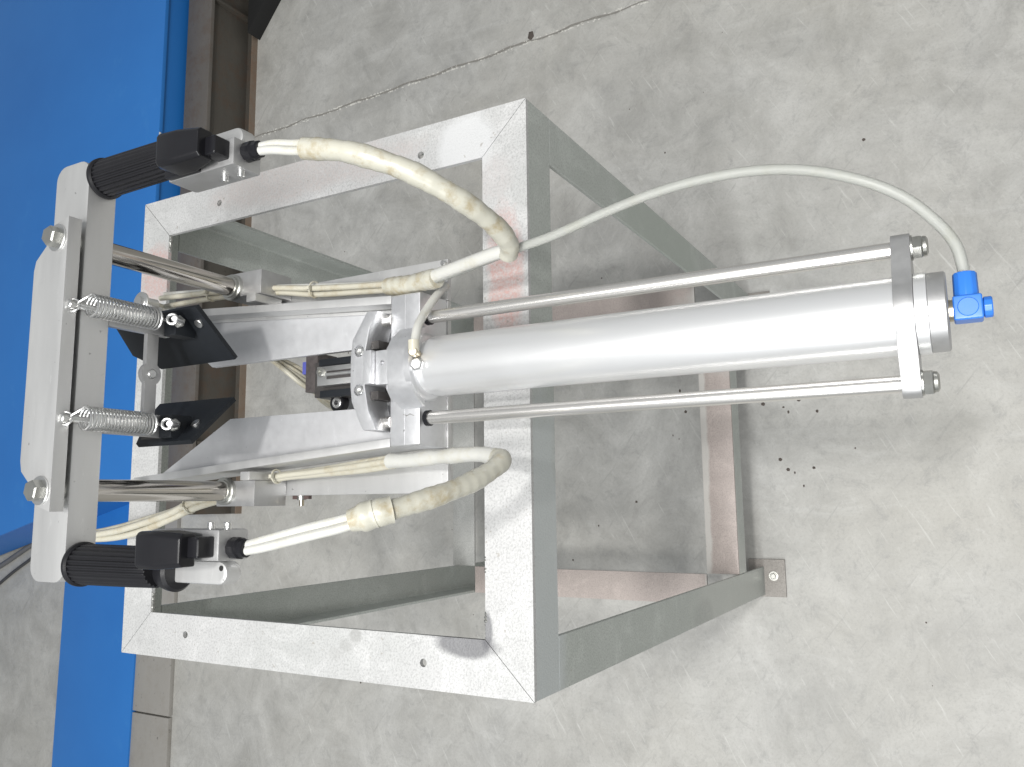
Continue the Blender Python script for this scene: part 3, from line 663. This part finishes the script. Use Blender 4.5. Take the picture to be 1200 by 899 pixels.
ro = link('cam_roller', lathe((XC - .0215, .2200, .995), (XC - .0215, .2200, 2), [(0, .0088), (.0010, .0098), (.009, .0098), (.0105, .0088), (.0105, .0068), (.0085, .0064)], 36), 'rubber', tl)
link('roller_hub', lathe((XC - .0215, .2200, 1.000), (XC - .0215, .2200, 2), [(0, .0062), (.0055, .0062), (.006, .0055), (.006, .0028), (.003, .0026), (.003, 0)], 28), 'zinc', ro)
link('rusty_block', box(S(-1, .0080), S(1, .0350), .2440, .2610, .978, 1.0100), plain('oily_rust', (0.10, 0.088, 0.086), 0.4, 0.5, 0.6, 220, 0.4), tl, 0.001)
link('solenoid', box(S(1, .0130), S(1, .0270), .2612, .2680, .990, 1.0080), plain('violet_plastic', (0.07, 0.08, 0.30), 0.4), tl, 0.001)
link('lower_carrier', box(S(-1, .0310), S(1, .0330), .1190, .2430, .968, .9780), 'sheet', tl, 0.001)
for k, (dx, dz) in enumerate(((0, 0), (.007, .002), (-.006, .003), (.012, -.004))):
    link('inner_hose', tube([(.356 + dx * .3, .338 + dx, .990 + dz), (.342 + dx, .316 + dx, .982 + dz), (.328 + dx, .303 + dx * .5, .965 + dz), (.312, .300 + dx, .93), (.296, .305 + dx * 1.6, .86), (.285, .318 + dx * 2, .80)], .0030, 10), 'oldhose', tl)
# bolt on the underside of the left base plate
ob = link('edge_bolt', cyl((.1955, .286, .9850), (.1905, .286, .9850), .0050, 18), 'steel', tl)
link('plastic_tab', box(.1915, .1955, .274, .298, .982, .9870), plain('dark_tab', (0.09, 0.06, 0.055), 0.5), ob)
link('bolt_tip', cyl((.1905, .286, .985), (.1840, .286, .985), .0028, 14), 'brass', ob)

# --- hoses (all fixed to the tool)
LH = [(.343, -.3795, 1.0375), (.360, -.376, 1.045), (.375, -.366, 1.055), (.394, -.347, 1.065), (.410, -.321, 1.070), (.424, -.287, 1.072), (.432, -.251, 1.072), (.434, -.211, 1.072), (.431, -.170, 1.072), (.423, -.125, 1.071), (.412, -.077, 1.070), (.407, -.032, 1.065), (.402, .019, 1.055), (.3985, .074, 1.043), (.399, .100, 1.036)]
link('air_hose', tube(LH, .0040, 16), 'longhose', tl)
def wrap(r, pitch=.013, amt=.0006, grow=None):
    ph = random.random()
    def f(s):
        k = (s / pitch + ph) % 1.0
        return (grow(s) if grow else r) + amt * (1 - k) + .0004 * math.sin(s * 140)
    return f
for dx, dz, r in ((-.0030, .001, .0038), (.0036, -.001, .0038)):
    link('grip_hose', tube([(.478 + dx * .6, .121, 1.218 + dz * .5), (.4765 + dx * .9, .105, 1.217 + dz), (.474 + dx, .090, 1.213 + dz), (.471 + dx, .070, 1.210)], r, 14), 'hose', tl)
    link('grip_hose', tube([(.153 + dx * .6, .121, 1.218 + dz * .5), (.157 + dx * .9, .101, 1.216 + dz), (.165 + dx, .066, 1.210 + dz), (.171 + dx, .042, 1.200 + dz), (.178 + dx * .6, .018, 1.190)], r, 14), 'hose', tl)
us = [(.472, .079, 1.210), (.464, .044, 1.205), (.455, .018, 1.195), (.445, -.005, 1.180), (.433, -.024, 1.160), (.423, -.036, 1.135), (.414, -.041, 1.105), (.4065, -.039, 1.082), (.403, -.031, 1.070)]
link('wrapped_hose', tube(us, wrap(.0086, .014), 20, .0025), 'tape', tl)
link('wrapped_hose', tube([(.4045, -.037, 1.076), (.4045, -.013, 1.070), (.4035, .026, 1.058), (.402, .074, 1.043)], .0062, 16), 'hose', tl)
link('hose_tape', tube([(.400, .062, 1.045), (.4015, .085, 1.038), (.4030, .112, 1.031), (.4060, .135, 1.027)], wrap(.0092, .012, .0007), 20, .0025), 'tape', tl)
ls = [(.1765, .030, 1.192), (.180, .013, 1.185), (.185, .001, 1.170), (.193, -.013, 1.145), (.203, -.022, 1.115), (.214, -.027, 1.090), (.2215, -.025, 1.074), (.2245, -.014, 1.067)]
link('wrapped_hose', tube(ls, wrap(.0080, .0105), 20, .0025), 'tape', tl)
link('hose_tape', tube([(.1775, .026, 1.191), (.1795, .016, 1.187), (.1815, .009, 1.181)], wrap(.0100, .009, .0007), 22, .002), 'tape', tl)
link('hose_tape', tube([(.1735, .036, 1.197), (.1765, .026, 1.192), (.1790, .019, 1.188)], wrap(.0098, .01, .0010, lambda s: .0075 + min(s, .012) * .25), 22, .002), 'tape', tl)
link('wrapped_hose', tube([(.2235, -.020, 1.070), (.228, .006, 1.062), (.228, .051, 1.050), (.2265, .097, 1.040), (.227, .125, 1.034)], wrap(.0068, .03, .0005), 18, .003), 'hose', tl)
for k, (dx, dz) in enumerate(((.0035, 0), (-.0045, .001), (.0005, .006))):
    r = .0033
    link('rail_hose', tube([(.406 + dx, .128, 1.027 + dz), (.4130 + dx, .180, 1.017 + dz), (.4205 + dx * 1.2, .245, 1.014 + dz), (.4280 + dx * .8, .30, 1.016 + dz), (.4350 + dx, .37, 1.014 + dz), (.4390 + dx * 1.3, .43, 1.014 + dz), (.4430 + dx * 2, .50, 1.012 + dz)], r, 12), 'oldhose' if k else 'hose', tl)
    link('rail_hose', tube([(.227 + dx, .118, 1.034 + dz * .5), (.2235 + dx, .170, 1.024 + dz * .5), (.2195 + dx * .6, .235, 1.016 + dz * .5), (.2165 + dx * .5, .290, 1.012 + dz * .5), (.2110 + dx, .330, 1.008)], r, 12), 'oldhose', tl)
    link('rail_hose', tube([(.200 + dx, .375, 1.004 + dz * .3), (.190 + dx * 1.3, .439, .999 + dz), (.176 + dx, .485, .995 + dz), (.163 + dx * 1.6, .545, .990 + dz), (.153 + dx * 1.5, .602, .987 + dz), (.148 + dx, .66, .985 + dz), (.152 + dx, .72, .975)], .0044, 12), 'oldhose', tl)
for p, ax, R_ in (((.4200, .244, 1.017), (.1, 1, 0), .0088), ((.4378, .408, 1.017), (.1, 1, 0), .0088), ((.2165, .296, 1.014), (-.1, 1, 0), .0075), ((.186, .452, 1.0), (-.3, 1, 0), .0095)):
    ct = link('cable_tie', ring(p, ax, R_, .0011), 'oldhose', tl)
    link('tie_head', box(p[0] - .002, p[0] + .002, p[1] - .002, p[1] + .002, p[2] + R_ - .001, p[2] + R_ + .003), 'oldhose', ct, 0.0005)
